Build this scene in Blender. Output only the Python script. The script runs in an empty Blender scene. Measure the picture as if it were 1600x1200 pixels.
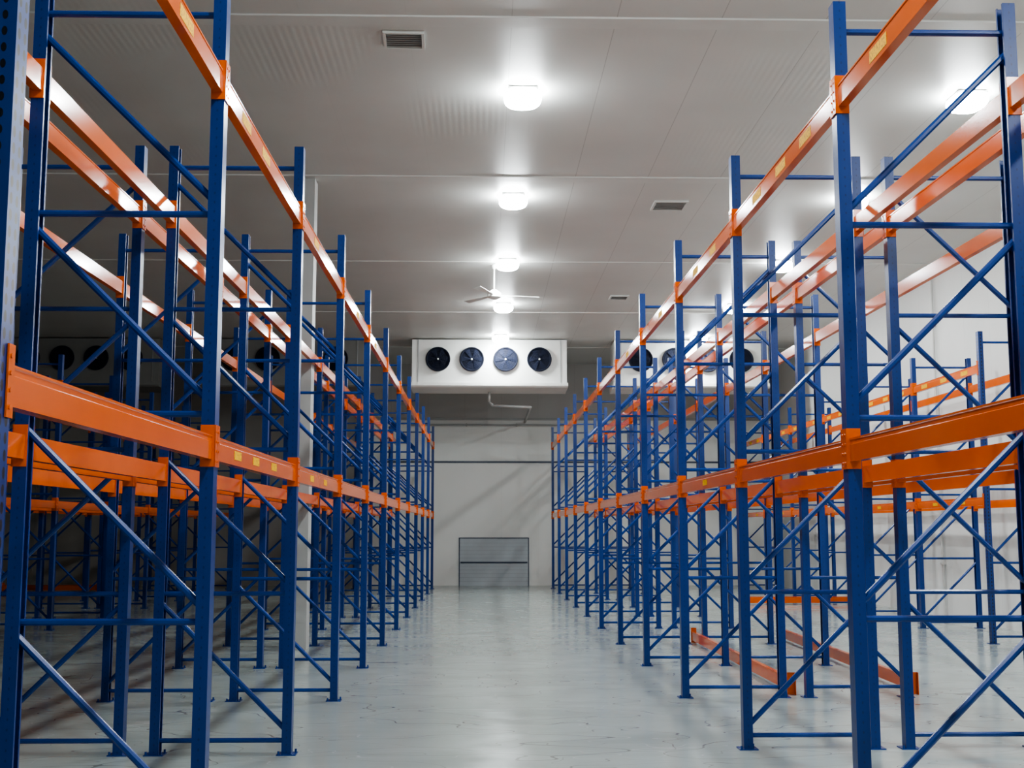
import bpy, math, random
from mathutils import Vector, Matrix
random.seed(4)
scn = bpy.context.scene
COL = scn.collection
try:
    scn.view_settings.view_transform = 'AgX'
    scn.view_settings.look = 'AgX - Medium High Contrast'
except Exception as e:
    print("look", e)

# ---------------------------------------------------------------- materials
def newmat(name):
    m = bpy.data.materials.new(name); m.use_nodes = True
    nt = m.node_tree; b = nt.nodes["Principled BSDF"]
    return m, nt, b
def N(nt, t, **kw):
    n = nt.nodes.new(t)
    for k, v in kw.items(): setattr(n, k, v)
    return n
def math_n(nt, op, a, b=None):
    n = nt.nodes.new("ShaderNodeMath"); n.operation = op
    for i, v in enumerate((a, b)):
        if v is None: continue
        if isinstance(v, (int, float)): n.inputs[i].default_value = v
        else: nt.links.new(v, n.inputs[i])
    return n.outputs[0]
def mixc(nt, fac, c1, c2):
    n = nt.nodes.new("ShaderNodeMix"); n.data_type = 'RGBA'
    if isinstance(fac, (int, float)): n.inputs[0].default_value = fac
    else: nt.links.new(fac, n.inputs[0])
    for i, c in ((6, c1), (7, c2)):
        if isinstance(c, tuple): n.inputs[i].default_value = (*c, 1)
        else: nt.links.new(c, n.inputs[i])
    return n.outputs[2]
def noise(nt, scale, detail=3, vec=None, rough=0.5):
    n = nt.nodes.new("ShaderNodeTexNoise"); n.inputs["Scale"].default_value = scale
    n.inputs["Detail"].default_value = detail; n.inputs["Roughness"].default_value = rough
    if vec is not None: nt.links.new(vec, n.inputs["Vector"])
    return n.outputs["Fac"]
def ramp(nt, fac, a, b):
    n = nt.nodes.new("ShaderNodeMapRange"); nt.links.new(fac, n.inputs[0])
    n.inputs[1].default_value = a; n.inputs[2].default_value = b
    return n.outputs[0]
def objco(nt):
    t = nt.nodes.new("ShaderNodeTexCoord"); return t.outputs["Object"]
def bump(nt, b, h, s, d=0.01):
    n = nt.nodes.new("ShaderNodeBump"); n.inputs["Strength"].default_value = s
    n.inputs["Distance"].default_value = d
    nt.links.new(h, n.inputs["Height"]); nt.links.new(n.outputs[0], b.inputs["Normal"])

def paint(name, col, rough=0.35, var=0.06, metal=0.0, spec=.5):
    m, nt, b = newmat(name)
    c = objco(nt); f = noise(nt, 3, 2, c)
    dark = tuple(x * (1 - 2 * var) for x in col)
    nt.links.new(mixc(nt, ramp(nt, f, .3, .7), dark, col), b.inputs["Base Color"])
    b.inputs["Roughness"].default_value = rough; b.inputs["Metallic"].default_value = metal
    b.inputs["Specular IOR Level"].default_value = spec
    return m

BLUE = (0.003, 0.033, 0.18)
M_blue = paint("blue_paint", (0.004, .042, .22), .27)
M_orange = paint("orange_paint", (0.70, 0.120, 0.007), .13, .04, 0, .35)
M_steel = paint("galvanised_steel", (.45, .46, .46), .4, .1, .8)
M_white = paint("white_enamel", (.74, .745, .715), .4, .03)
M_col = paint("column_paint", (.42, .42, .41), .5, .05)
M_whiteshade = paint("shaded_white_enamel", (.20, .20, .19), .5, .05)  # white evaporator bodies on the unlit side, shade put into the colour
M_black = paint("black_plastic", (.009, .011, .022), .7, .05, 0, .15)
M_dark = paint("dark_cavity", (.42, .42, .42), .6)
M_slat = paint("vent_slat_paint", (.60, .60, .58), .5)
M_pipe = paint("grey_pipe", (.42, .43, .42), .45)
M_doorg = paint("grey_door_paint", (.54, .59, .62), .5, .04)
M_doorl = paint("door_rib_paint", (.45, .49, .52), .5, .04)
M_bluebar = paint("navy_bar_paint", (.03, .05, .10), .4)
M_bladep = paint("fan_blade_paint", (.012, .015, .03), .75, .05, 0, .1)

def postmat(name, k, r1, r2):
    m, nt, b = newmat(name)
    c = objco(nt); s = N(nt, "ShaderNodeSeparateXYZ"); nt.links.new(c, s.inputs[0])
    X, Y, Z = s.outputs
    fz = math_n(nt, 'MULTIPLY', math_n(nt, 'SUBTRACT', math_n(nt, 'FRACT', math_n(nt, 'DIVIDE', Z, .05)), .5), .05 * .6)
    fz2 = math_n(nt, 'MULTIPLY', fz, fz)
    a = math_n(nt, 'SUBTRACT', math_n(nt, 'ABSOLUTE', Y), .022)
    d1 = math_n(nt, 'SQRT', math_n(nt, 'ADD', math_n(nt, 'MULTIPLY', a, a), fz2))
    d2 = math_n(nt, 'SQRT', math_n(nt, 'ADD', math_n(nt, 'MULTIPLY', X, X), fz2))
    h1 = math_n(nt, 'LESS_THAN', d1, r1); h2 = math_n(nt, 'LESS_THAN', d2, r2)
    hole = math_n(nt, 'MULTIPLY', math_n(nt, 'MAXIMUM', h1, h2), k)
    f = noise(nt, 3, 2, c)
    base = mixc(nt, ramp(nt, f, .3, .7), tuple(x * .88 for x in BLUE), BLUE)
    nt.links.new(mixc(nt, hole, base, (.001, .002, .006)), b.inputs["Base Color"])
    b.inputs["Roughness"].default_value = .30
    return m
M_post = postmat("perforated_blue_post", .4, .0075, .0045)
M_post2 = postmat("perforated_blue_post_near", 1.0, .0105, .0085)
M_stick, nt, b = newmat("yellow_sticker")
c = objco(nt)
br = N(nt, "ShaderNodeTexNoise"); br.inputs["Scale"].default_value = 1
mp = N(nt, "ShaderNodeMapping"); mp.inputs["Scale"].default_value = (60, 110, 70)
nt.links.new(c, mp.inputs[0]); nt.links.new(mp.outputs[0], br.inputs["Vector"])
fac = math_n(nt, 'MULTIPLY', math_n(nt, 'GREATER_THAN', br.outputs["Fac"], .56), .8)
nt.links.new(mixc(nt, fac, (.85, .46, .002), (.4, .15, .01)), b.inputs["Base Color"])
b.inputs["Roughness"].default_value = .6; b.inputs["Specular IOR Level"].default_value = .1

# floor
M_floor, nt, b = newmat("polished_epoxy_floor")
c = objco(nt)
n1 = noise(nt, .5, 5, c); n2 = noise(nt, 2.2, 5, c, .6)
mp = N(nt, "ShaderNodeMapping"); mp.inputs["Scale"].default_value = (.35, 1.8, 1); mp.inputs["Rotation"].default_value = (0, 0, .12)
nt.links.new(c, mp.inputs[0]); n3 = noise(nt, 1.4, 4, mp.outputs[0], .45)
base = mixc(nt, ramp(nt, n1, .3, .7), (.325, .37, .35), (.375, .42, .40))
base = mixc(nt, math_n(nt, 'MULTIPLY', ramp(nt, n3, .5, .8), .3), base, (.22, .255, .24))
for sc, off, th, op, cc in ((.7, 0, .0013, .6, (.09,.085,.08)), (.45, 7.3, .0009, .6, (.10,.095,.09)), (1.1, 3.1, .0014, .4, (.11,.10,.09)), (.9, 11.7, .0011, .3, (.60,.62,.60))):
    mv = N(nt, "ShaderNodeMapping"); mv.inputs["Location"].default_value = (off, off, 0); mv.inputs["Scale"].default_value = (.6, 1.4, 1)
    nt.links.new(c, mv.inputs[0])
    dist = N(nt, "ShaderNodeTexNoise"); dist.inputs["Scale"].default_value = sc; dist.inputs["Detail"].default_value = 2
    nt.links.new(mv.outputs[0], dist.inputs["Vector"])
    w = math_n(nt, 'ABSOLUTE', math_n(nt, 'SUBTRACT', dist.outputs["Fac"], .5))
    ln = math_n(nt, 'LESS_THAN', w, th)
    base = mixc(nt, math_n(nt, 'MULTIPLY', ln, op), base, cc)
nt.links.new(base, b.inputs["Base Color"])
nt.links.new(math_n(nt, 'ADD', math_n(nt, 'MULTIPLY', ramp(nt, n2, .3, .7), .08), .13), b.inputs["Roughness"])
bump(nt, b, n3, .13, .012)

# ceiling
M_ceil, nt, b = newmat("ceiling_panels")
c = objco(nt); s = N(nt, "ShaderNodeSeparateXYZ"); nt.links.new(c, s.inputs[0])
X, Y, Z = s.outputs
fx = math_n(nt, 'ABSOLUTE', math_n(nt, 'SUBTRACT', math_n(nt, 'FRACT', math_n(nt, 'DIVIDE', math_n(nt, 'ADD', X, 50 * 1.03 - 1.3 + .515), 1.03)), .5))
seam = math_n(nt, 'LESS_THAN', fx, .004)
sm = ramp(nt, X, -.5, .8)
n1 = noise(nt, .6, 4, c)
base = mixc(nt, ramp(nt, n1, .3, .7), (.545, .55, .525), (.60, .605, .58))
base = mixc(nt, math_n(nt, 'MULTIPLY', seam, math_n(nt, 'ADD', math_n(nt, 'MULTIPLY', sm, .45), .05)), base, (.2, .2, .19))
nt.links.new(base, b.inputs["Base Color"]); b.inputs["Roughness"].default_value = .42
rib = math_n(nt, 'SINE', math_n(nt, 'MULTIPLY', X, 2 * math.pi / .075))
msk = math_n(nt, 'MULTIPLY', ramp(nt, noise(nt, .45, 1, c), .50, .62), math_n(nt, 'SUBTRACT', 1, ramp(nt, Y, 14, 18)))
bump(nt, b, math_n(nt, 'MULTIPLY', rib, msk), .10, .004)
M_strip = paint("ceiling_batten_paint", (.61, .615, .59), .5, .03)

def wallmat(name, c1, c2, seams=1.1, axis=0, sk=.2):
    m, nt, b = newmat(name)
    c = objco(nt); s = N(nt, "ShaderNodeSeparateXYZ"); nt.links.new(c, s.inputs[0])
    A = s.outputs[axis]
    fx = math_n(nt, 'ABSOLUTE', math_n(nt, 'SUBTRACT', math_n(nt, 'FRACT', math_n(nt, 'DIVIDE', math_n(nt, 'ADD', A, 100 * seams), seams)), .5))
    seam = math_n(nt, 'LESS_THAN', fx, .004)
    base = mixc(nt, ramp(nt, noise(nt, .8, 5, c), .3, .7), c1, c2)
    base = mixc(nt, math_n(nt, 'MULTIPLY', seam, sk), base, tuple(x * .4 for x in c1))
    nt.links.new(base, b.inputs["Base Color"]); b.inputs["Roughness"].default_value = .5
    return m
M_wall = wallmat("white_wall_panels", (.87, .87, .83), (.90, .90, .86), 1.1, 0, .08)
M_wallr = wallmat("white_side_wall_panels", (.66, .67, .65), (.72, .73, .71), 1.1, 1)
M_wallup = wallmat("painted_shadow_wall_band", (.50, .50, .48), (.54, .54, .52), 1.1, 0)  # evaporator shadow on the upper end wall, painted as a darker band
M_wallshade = wallmat("shade_darkened_end_wall", (.32, .30, .275), (.37, .35, .325), 1.1, 0)  # unlit left part of the end wall, its dimness put into the colour
M_walll = wallmat("shade_darkened_side_wall", (.24, .235, .22), (.28, .275, .26), 1.1, 1)  # wall colour darkened so that bounced light leaves the left side dim

def lampmat(name, st):
    m, nt, b = newmat(name)
    b.inputs["Base Color"].default_value = (.9, .9, .9, 1)
    b.inputs["Emission Color"].default_value = (.92, .98, 1.0, 1)
    b.inputs["Emission Strength"].default_value = st
    return m
M_lamp = lampmat("lamp_lens_glow", 330)
M_lampside = lampmat("lamp_lens_side", 95)

# ---------------------------------------------------------------- mesh builder
class MB:
    def __init__(s): s.v = []; s.f = []; s.mi = []
    def add(s, vs, fs, mi=0):
        o = len(s.v); s.v += [tuple(v) for v in vs]
        for f in fs: s.f.append(tuple(i + o for i in f)); s.mi.append(mi)
        return s
    def box(s, a, b, mi=0):
        x0, y0, z0 = a; x1, y1, z1 = b
        return s.add([(x0,y0,z0),(x1,y0,z0),(x1,y1,z0),(x0,y1,z0),(x0,y0,z1),(x1,y0,z1),(x1,y1,z1),(x0,y1,z1)],
              [(3,2,1,0),(4,5,6,7),(0,1,5,4),(1,2,6,5),(2,3,7,6),(3,0,4,7)], mi)
    def prism(s, prof, p0, p1, ax='z', mi=0):
        n = len(prof)
        def P(p, t):
            return {'z': (p[0], p[1], t), 'y': (p[0], t, p[1]), 'x': (t, p[0], p[1])}[ax]
        vs = [P(p, p0) for p in prof] + [P(p, p1) for p in prof]
        fs = [(i, (i+1) % n, (i+1) % n + n, i + n) for i in range(n)]
        fs += [tuple(range(n))[::-1], tuple(range(n, 2*n))]
        return s.add(vs, fs, mi)
    def tube(s, p0, p1, r, n=8, mi=0, r2=None):
        p0 = Vector(p0); p1 = Vector(p1); d = (p1 - p0).normalized()
        up = Vector((0, 0, 1)) if abs(d.z) < .95 else Vector((0, 1, 0))
        u = d.cross(up).normalized(); w = d.cross(u)
        r2 = r if r2 is None else r2
        vs = []
        for p, rr in ((p0, r), (p1, r2)):
            for i in range(n):
                a = 2*math.pi*(i+.5)/n
                vs.append(p + u*math.cos(a)*rr + w*math.sin(a)*rr)
        fs = [(i, (i+1) % n, (i+1) % n + n, i + n) for i in range(n)]
        fs += [tuple(range(n))[::-1], tuple(range(n, 2*n))]
        return s.add(vs, fs, mi)
    def ring(s, c, R, r, n=32, m=6, mi=0, axis='y'):
        vs = []; fs = []
        for i in range(n):
            a = 2*math.pi*i/n
            for j in range(m):
                t = 2*math.pi*j/m
                rr = R + r*math.cos(t); h = r*math.sin(t)
                if axis == 'y': vs.append((c[0]+rr*math.cos(a), c[1]+h, c[2]+rr*math.sin(a)))
                else: vs.append((c[0]+rr*math.cos(a), c[1]+rr*math.sin(a), c[2]+h))
        for i in range(n):
            for j in range(m):
                fs.append((i*m+j, ((i+1)%n)*m+j, ((i+1)%n)*m+(j+1)%m, i*m+(j+1)%m))
        return s.add(vs, fs, mi)
    def mesh(s, name, mats, smooth=False):
        me = bpy.data.meshes.new(name); me.from_pydata(s.v, [], s.f)
        for m in (mats if isinstance(mats, (list, tuple)) else [mats]): me.materials.append(m)
        for p, mi in zip(me.polygons, s.mi):
            p.material_index = mi; p.use_smooth = smooth
        import bmesh
        bm = bmesh.new(); bm.from_mesh(me); bmesh.ops.recalc_face_normals(bm, faces=bm.faces); bm.to_mesh(me); bm.free()
        me.update(); return me

def obj(name, data, parent=None, loc=(0,0,0), rz=0, rot=None, **props):
    o = bpy.data.objects.new(name, data)
    if data is None: o.empty_display_size = .2
    o.location = loc
    o.rotation_euler = rot if rot else (0, 0, rz)
    if parent: o.parent = parent
    COL.objects.link(o)
    for k, v in props.items(): o[k] = v
    return o

# ---------------------------------------------------------------- room
XL, XR, YF, YB, H = -13.2, 8.65, -6.0, 36.4, 6.6
S = dict(kind="structure")
def slab(name, a, b, mat, **p):
    return obj(name, MB().box(a, b).mesh(name, mat), **{**S, **p})
slab("floor", (XL-.2, YF-.2, -.2), (XR+.2, YB+.2, 0), M_floor, label="polished grey-green epoxy concrete floor", category="floor")
slab("ceiling", (XL-.2, YF-.2, H), (XR+.2, YB+.2, H+.2), M_ceil, label="off-white insulated panel ceiling with seams", category="ceiling")
slab("wall_left", (XL-.2, YF, 0), (XL, YB, H), M_walll, label="insulated panel side wall, colour darkened for shade", category="wall")
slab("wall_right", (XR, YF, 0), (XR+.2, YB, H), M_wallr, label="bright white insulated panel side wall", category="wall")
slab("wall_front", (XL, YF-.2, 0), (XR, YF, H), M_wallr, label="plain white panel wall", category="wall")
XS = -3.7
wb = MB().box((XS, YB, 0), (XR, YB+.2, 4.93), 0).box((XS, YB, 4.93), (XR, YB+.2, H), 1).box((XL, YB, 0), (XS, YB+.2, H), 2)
obj("wall_back", wb.mesh("wall_back", [M_wall, M_wallup, M_wallshade]), label="white end wall, shade painted on upper band and left part", category="wall", **S)
k = 1
for y in (6.15, 11.5, 16.9, 22.3, 27.6, 33.0):
    wdt = .13 if y < 20 else .025
    o = obj("trim_%d" % k, MB().prism([(y-wdt, H), (y+wdt, H), (y+wdt-.01, H-.014), (y-wdt+.01, H-.014)], XL, XR, 'x').mesh("trim", M_strip), label="pale cross batten on the ceiling", category="trim", **S); k += 1
obj("trim_%d" % k, MB().box((XS, YB-.03, 3.62), (XR, YB, 3.67)).mesh("trim", M_bluebar), label="thin dark rail along the end wall", category="trim", **S); k += 1
obj("trim_%d" % k, MB().box((XS, YB-.05, 4.90), (XR, YB, 4.97)).mesh("trim", M_pipe), label="grey ledge strip along the end wall", category="trim", **S); k += 1
d = MB()
x0, x1, hd = -.68, 1.34, 1.38
d.box((x0, YB-.05, 0), (x1, YB, hd), 0)
for a, bb in (((x0-.025, YB-.07, 0), (x0, YB, hd+.025)), ((x1, YB-.07, 0), (x1+.025, YB, hd+.025)), ((x0, YB-.07, hd), (x1, YB, hd+.025))): d.box(a, bb, 1)
for z in (.12, .23, .34, .45, .56, .80, .91, 1.02, 1.13, 1.24): d.box((x0, YB-.054, z), (x1, YB-.05, z+.014), 2)
dm = d.mesh("door", [M_doorg, M_bluebar, M_doorl])
dd = obj("door_1", dm, label="low grey sectional dock door", category="door", **S)
obj("crossbar", MB().box((x0+.02, YB-.085, .66), (x1-.02, YB-.05, .70)).mesh("crossbar", M_bluebar), dd)

# ---------------------------------------------------------------- rack parts
PH, D, HZ, BZ = 4.53, .95, (.10, 1.15, 2.21, 3.27, 4.37), (2.035, 3.985)
t = .005
prof = [(.035,-.045),(.035,.045),(-.035,.045),(-.035,.028),(-.035+t,.028),(-.035+t,.045-t),(.035-t,.045-t),(.035-t,-.045+t),(-.035+t,-.045+t),(-.035+t,-.028),(-.035,-.028),(-.035,-.045)]
me_post = MB().prism(prof, .008, PH).mesh("post", M_post)
me_post_n = MB().prism(prof, .008, PH).mesh("post", M_post2)
fp = MB().box((-.07, -.065, 0), (.07, .065, .008))
for sx in (-1, 1):
    fp.tube((sx*.055, .052*sx, .008), (sx*.055, .052*sx, .03), .008)
me_foot = fp.mesh("foot_plate", M_blue)
me_hb = MB().tube((-.02, 0, 0), (-D+.02, 0, 0), .018, 8).mesh("horizontal_brace", M_blue)
dz = HZ[1]-HZ[0]-.14
me_db = MB().tube((-.01, 0, .07), (-D+.01, 0, .07+dz), .020, 8).mesh("diagonal_brace", M_blue)
def beam_mesh(L):
    w, hh = .025, .062
    pr = [(-w,-hh),(w,-hh),(w,hh-.034),(w-.004,hh-.030),(w-.004,hh-.012),(w,hh-.008),(w,hh),(-w,hh)]
    return MB().prism(pr, .051, L-.051, 'y').mesh("beam", M_orange)
def conn_mesh():
    c = MB()
    c.box((-.035, .0455, -.10), (.042, .0505, .115))
    c.box((.0365, .003, -.10), (.042, .0505, .115))
    for z in (-.07, -.02, .03, .08): c.tube((.042, .02, z), (.046, .02, z), .007, 6)
    return c.mesh("beam_connector", M_orange)
me_conn = conn_mesh()
me_st = MB().box((.0252, -.13, -.032), (.0266, .13, .032)).mesh("label_sticker", M_stick)
me_st2 = MB().box((.0252, -.10, -.024), (.0266, .10, .024)).mesh("label_sticker", M_stick)
_bm = {}
def add_beam(root, y0, z, front, L, stick, small):
    if L not in _bm: _bm[L] = beam_mesh(L)
    if front: o = obj("beam", _bm[L], root, (0, y0, z))
    else: o = obj("beam", _bm[L], root, (-D, y0+L, z), math.pi)
    obj("beam_connector", me_conn, o)
    c2 = obj("beam_connector", me_conn, o, (0, L, 0)); c2.scale = (1, -1, 1)
    for f in stick: obj("label_sticker", me_st2 if small else me_st, o, (0, L*f, -.006))
    return o
def frame(root, y, near=False):
    f = obj("upright_frame", None, root, (0, y, 0))
    mp = me_post_n if near else me_post
    obj("post", mp, f); obj("post", mp, f, (-D, 0, 0), math.pi)
    obj("foot_plate", me_foot, f); obj("foot_plate", me_foot, f, (-D, 0, 0), math.pi)
    for z in HZ: obj("horizontal_brace", me_hb, f, (0, 0, z))
    for z in HZ[:-1]: obj("diagonal_brace", me_db, f, (0, 0, z))
def rack(X, Y0, n, P, face, label, stick):
    root = obj("pallet_rack", None, None, (X, Y0 if face > 0 else Y0+n*P, 0), 0 if face > 0 else math.pi,
               label=label, category="pallet rack", group="blue and orange pallet racks")
    for i in range(n+1): frame(root, i*P, (i if face > 0 else n-i) == 0)
    for i in range(n):
        wi = i if face > 0 else n-1-i
        for lv, z in enumerate(BZ):
            st = stick.get((wi, lv), stick.get(('*', lv), ())) if stick else ()
            if wi > 6: st = ()
            if face < 0: st = tuple(1-q for q in st)
            add_beam(root, i*P, z, True, P, st, lv == 0)
            add_beam(root, i*P, z, False, P, (), False)
    return root
LB = "tall empty blue and orange pallet rack "
rack(-1.415, 3.52, 11, 2.8, +1, LB+"beside the main aisle",
     {(0,1):(.70,), (1,1):(.22,.45), (2,1):(.3,), (3,1):(.5,), (1,0):(.22,.42,.65), (2,0):(.3,.6), (4,1):(.3,)})
rack(-3.575, 3.52, 11, 2.8, -1, LB+"backing onto another rack", None)
rack(-7.05, 14.72, 7, 2.8, +1, LB+"in an unlit aisle", {('*',1):(.2,.5,.8)})
rack(-9.21, 14.72, 7, 2.8, -1, LB+"deep in the unlit hall", None)
rack(1.97, 3.66, 11, 2.8, -1, LB+"beside the lamp-lit aisle",
     {(0,1):(.42,.74,), (1,1):(.23,.45,.70), (2,1):(.3,.6), (3,1):(.4,), (2,0):(.5,), (4,1):(.5,)})
rack(4.13, 3.66, 11, 2.8, +1, LB+"facing the side aisle", None)
rack(7.32, 17.6, 6, 2.8, -1, LB+"against the white side wall", {('*',1):(.2,.5,.8), ('*',0):(.3,.7)})

# ---------------------------------------------------------------- loose beams on floor
def loose(x, y, rz, L=2.7, z=.101, lab="loose orange rack beam lying on the floor", grp="loose beams on the floor"):
    if L not in _bm: _bm[L] = beam_mesh(L)
    o = obj("rack_beam", _bm[L], None, (x, y, z), rz, label=lab, category="rack beam", group=grp)
    obj("beam_connector", me_conn, o)
    c2 = obj("beam_connector", me_conn, o, (0, L, 0)); c2.scale = (1, -1, 1)
loose(3.05, 12.2, 0, 5.7)
loose(4.27, 12.2, -.03, 6.2)
for i in range(3): loose(5.75, 26.9+.14*i, -math.pi/2, 2.6, lab="orange rack beam lying beside others under a rack", grp="beams under the side rack")
for i in range(4): loose(-12.9, 33.0+.14*i, -math.pi/2, 2.7, lab="orange rack beam lying beside others near the end wall", grp="beams by the end wall")

# ---------------------------------------------------------------- column
cm = MB(); cx, cy = -2.495, 17.05
cm.box((cx-.095, cy-.15, 0), (cx+.095, cy+.15, H-.015))
obj("column", cm.mesh("column", M_col), label="square light grey structural column between back-to-back racks", category="column", kind="structure")

# ---------------------------------------------------------------- evaporators
EY, ET, EB, EW = 31.5, H-.03, 5.32, 2.02
def fan_mesh():
    m = MB(); R = .30
    m.tube((0, .0, 0), (0, -.05, 0), R, 36, 0)
    m.ring((0, -.06, 0), R, .022, 36, 6, 0)
    for rr in (.06, .11, .16, .21, .26): m.ring((0, -.085+(rr*.08), 0), rr, .003, 28, 4, 0)
    for i in range(8):
        a = math.pi*2*i/8
        m.tube((.05*math.cos(a), -.083, .05*math.sin(a)), (R*math.cos(a), -.06, R*math.sin(a)), .003, 4, 0)
    return m.mesh("fan_guard", M_black)
def blade_mesh():
    m = MB()
    for i in range(6):
        a = math.pi*2*i/6; ca, sa = math.cos(a), math.sin(a)
        def P(r, tt, y): return (r*ca-tt*sa, y, r*sa+tt*ca)
        m.add([P(.04,-.02,-.052), P(.27,-.08,-.052), P(.27,.06,-.070), P(.04,.02,-.066),
               P(.04,-.02,-.054), P(.27,-.08,-.054), P(.27,.06,-.072), P(.04,.02,-.068)],
              [(0,1,2,3),(7,6,5,4),(0,4,5,1),(1,5,6,2),(2,6,7,3),(3,7,4,0)])
    return m.mesh("fan_blades", M_bladep)
me_fan, me_blade = fan_mesh(), blade_mesh()
me_hub = MB().tube((0,-.05,0),(0,-.10,0),.022,12).mesh("fan_hub", M_white)
def evap_meshes(mat):
    eb = MB().prism([(0, EB+.12), (0, ET), (1.1, ET), (1.1, EB+.12)], -EW, EW, 'x', 0)
    eb2 = MB().prism([(-.05, EB+.12), (-.05, EB+.04), (.0, EB), (1.05, EB-.05), (1.15, EB), (1.15, EB+.12)], -EW-.03, EW+.03, 'x', 0)
    return eb.mesh("housing", mat), eb2.mesh("drip_tray", mat)
EMW, EMG = evap_meshes(M_white), evap_meshes(M_whiteshade)
me_side = MB().box((-.01, -.012, EB+.13), (.01, 0, ET-.01)).mesh("panel_strip", M_steel)
for i, ex in enumerate((-10.44, -5.14, .16, 5.46)):
    r = obj("evaporator_unit", None, None, (ex, EY, 0), label=("shade-darkened white" if i < 2 else "white")+" four-fan cold-room evaporator hung from the ceiling", category="evaporator", group="ceiling evaporators")
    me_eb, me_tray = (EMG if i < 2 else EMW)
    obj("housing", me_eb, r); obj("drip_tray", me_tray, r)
    for sx in (-EW+.16, EW-.16): obj("panel_strip", me_side, r, (sx, 0, 0))
    for j in range(4):
        fx = (-1.5+j)*.88 - .02
        g = obj("fan", me_fan, r, (fx, 0, 6.05))
        obj("fan_blades", me_blade, g, (0, 0, 0)); obj("fan_hub", me_hub, g)
pm = MB()
pm.tube((.16, EY+.6, EB-.055), (.16, EY+.6, 5.0), .035, 10)
pm.tube((.16, EY+.6, 5.0), (.26, EY+.6, 4.9), .035, 10)
pm.tube((.26, EY+.6, 4.9), (1.25, EY+.6, 4.86), .035, 10)
pm.tube((1.25, EY+.6, 4.86), (1.25, YB-.06, 4.84), .035, 10)
obj("drain_pipe", pm.mesh("drain_pipe", M_pipe, True), label="grey bent drain pipe below the evaporator", category="pipe")
pm = MB().tube((-2.2, YB-.12, 4.75), (2.8, YB-.12, 4.75), .03, 8)
for x in (-2, -.5, 1, 2.5): pm.box((x-.02, YB-.15, 4.71), (x+.02, YB, 4.79))
obj("trim_%d" % k, pm.mesh("conduit", M_pipe), label="thin grey conduit clamped along the end wall", category="pipe", **S); k += 1  # a pipe conduit, only numbered along with the trims
for y in (22.8,):
    pm = MB().tube((XR-.05, y, 0.0), (XR-.05, y, H), .022, 8)
    for z in (1, 2.5, 4, 5.5): pm.box((XR-.09, y-.04, z-.02), (XR, y+.04, z+.02))
    obj("trim_%d" % k, pm.mesh("conduit", M_slat), label="vertical pale conduit clamped to the side wall", category="pipe", **S); k += 1  # also a conduit, sharing the trim numbering

# ---------------------------------------------------------------- lamps
def dome():
    n = 32
    prof = [(.20, 0), (.214, -.02), (.214, -.055), (.202, -.085), (.180, -.105), (.14, -.125), (.0005, -.14)]
    vs = []
    for r, z in prof:
        for i in range(n):
            th = 2*math.pi*i/n; e = .74
            cx = math.copysign(abs(math.cos(th))**e, math.cos(th)); sy = math.copysign(abs(math.sin(th))**e, math.sin(th))
            vs.append((r*cx, r*1.15*sy, z))
    m = MB()
    m.add(vs, [])
    for k in range(len(prof)-1):
        for i in range(n):
            m.f.append((k*n+i, k*n+(i+1) % n, (k+1)*n+(i+1) % n, (k+1)*n+i)); m.mi.append(0 if k >= len(prof)-3 else 1)
    m.f.append(tuple(range(n))); m.mi.append(1)
    return m.mesh("lamp_lens", [M_lamp, M_lampside], False)
me_lens = dome()
me_house = MB().box((-.17,-.19,0),(.17,.19,.03)).mesh("lamp_housing", M_white)
me_mount = MB().tube((0,0,.03),(0,0,.04),.08,16).box((-.12,-.12,.04),(.12,.12,.05)).mesh("lamp_mount", M_white)
for lx in (.44, 5.56):
    for i in range(-3, 5):
        o = obj("ceiling_lamp", None, None, (lx, 13.4+4.385*i, H-.05), label="glowing white high-bay lamp fixed to the ceiling", category="ceiling lamp", group="high-bay ceiling lamps")
        obj("lamp_lens", me_lens, o); obj("lamp_housing", me_house, o); obj("lamp_mount", me_mount, o)

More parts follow.
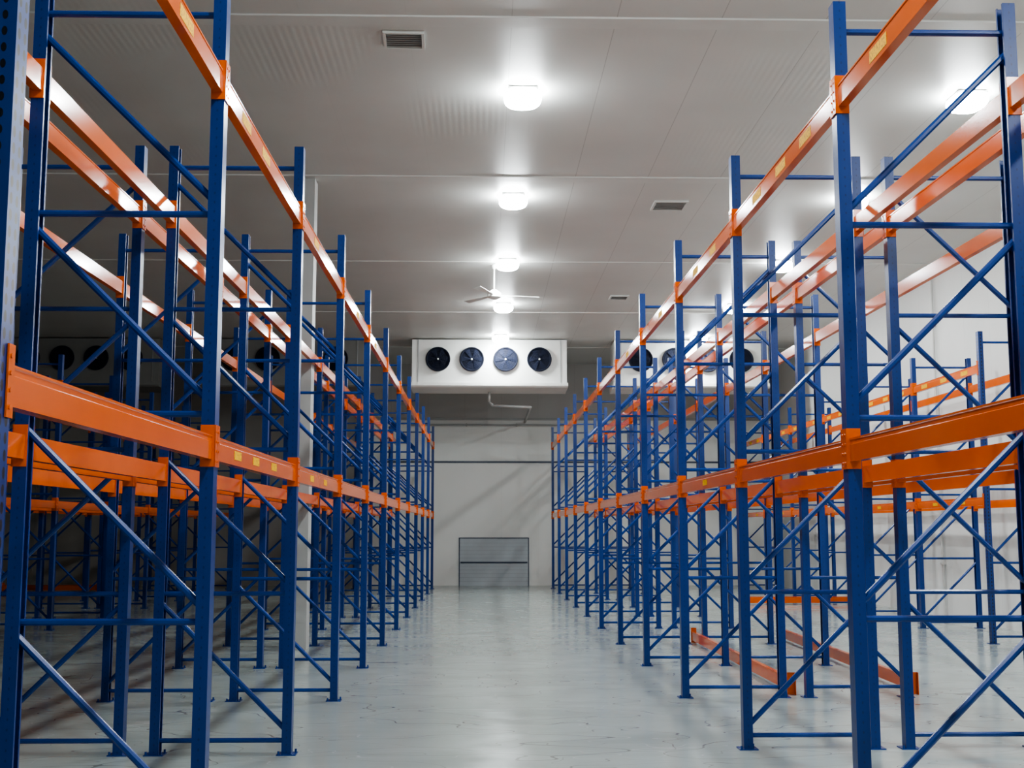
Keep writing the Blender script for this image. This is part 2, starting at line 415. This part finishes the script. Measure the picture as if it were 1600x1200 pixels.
# ---------------------------------------------------------------- ceiling fan
cf = obj("ceiling_fan", None, None, (.2, 22.6, H), label="white three-blade ceiling fan on a rod", category="ceiling fan")
obj("rod", MB().tube((0,0,0),(0,0,-.5),.014,8).tube((0,0,0),(0,0,-.08),.06,16,0,.03).mesh("rod", M_white), cf)
obj("motor", MB().tube((0,0,-.48),(0,0,-.54),.05,20,0,.13).tube((0,0,-.54),(0,0,-.62),.13,20).tube((0,0,-.62),(0,0,-.66),.13,20,0,.05).mesh("motor", M_white), cf)
bl = MB().add([(.1,-.03,-.585),(.85,-.07,-.60),(.85,.07,-.57),(.1,.03,-.575),(.1,-.03,-.59),(.85,-.07,-.607),(.85,.07,-.577),(.1,.03,-.58)],
      [(0,1,2,3),(7,6,5,4),(0,4,5,1),(1,5,6,2),(2,6,7,3),(3,7,4,0)]).mesh("blade", M_white)
for i in range(3): obj("blade", bl, cf, (0,0,0), math.radians(8+120*i))

# ---------------------------------------------------------------- ceiling vents
def vent(x, y, s, rz=0):
    m = MB(); h = s/2
    for a, bb in (((-h,-h,-.03),(h,-h+.03,0)),((-h,h-.03,-.03),(h,h,0)),((-h,-h+.03,-.03),(-h+.03,h-.03,0)),((h-.03,-h+.03,-.03),(h,h-.03,0))): m.box(a, bb, 0)
    m.box((-h+.03,-h+.03,-.006),(h-.03,h-.03,-.001),1)
    n = 7
    for i in range(n):
        y0 = -h+.03+(i+.5)*(s-.06)/n
        m.add([(-h+.03,y0-.014,-.024),(h-.03,y0-.014,-.024),(h-.03,y0+.014,-.010),(-h+.03,y0+.014,-.010),
               (-h+.03,y0-.014,-.026),(h-.03,y0-.014,-.026),(h-.03,y0+.014,-.012),(-h+.03,y0+.014,-.012)],
              [(0,1,2,3),(7,6,5,4),(0,4,5,1),(1,5,6,2),(2,6,7,3),(3,7,4,0)],2)
    obj("ceiling_vent", m.mesh("ceiling_vent", [M_strip, M_dark, M_slat]), None, (x, y, H), rz, label="square louvred air vent set in the ceiling", category="vent", group="ceiling vents")
vent(-.82, 11.95, .42, .03); vent(2.86, 18.25, .52, 0); vent(2.91, 25.7, .4)

# ---------------------------------------------------------------- camera, world
cam = bpy.data.cameras.new("camera"); co = bpy.data.objects.new("camera", cam); COL.objects.link(co)
cam.sensor_width = 36; cam.lens = 1902/1600*36; cam.clip_end = 200; cam.clip_start = .05
co.location = (0, 0, 1.61)
co.rotation_euler = (math.radians(90+6.87), 0, math.radians(-1.36))
scn.camera = co
w = bpy.data.worlds.new("world"); scn.world = w; w.use_nodes = True
w.node_tree.nodes["Background"].inputs[0].default_value = (.5, .55, .6, 1)
w.node_tree.nodes["Background"].inputs[1].default_value = .3
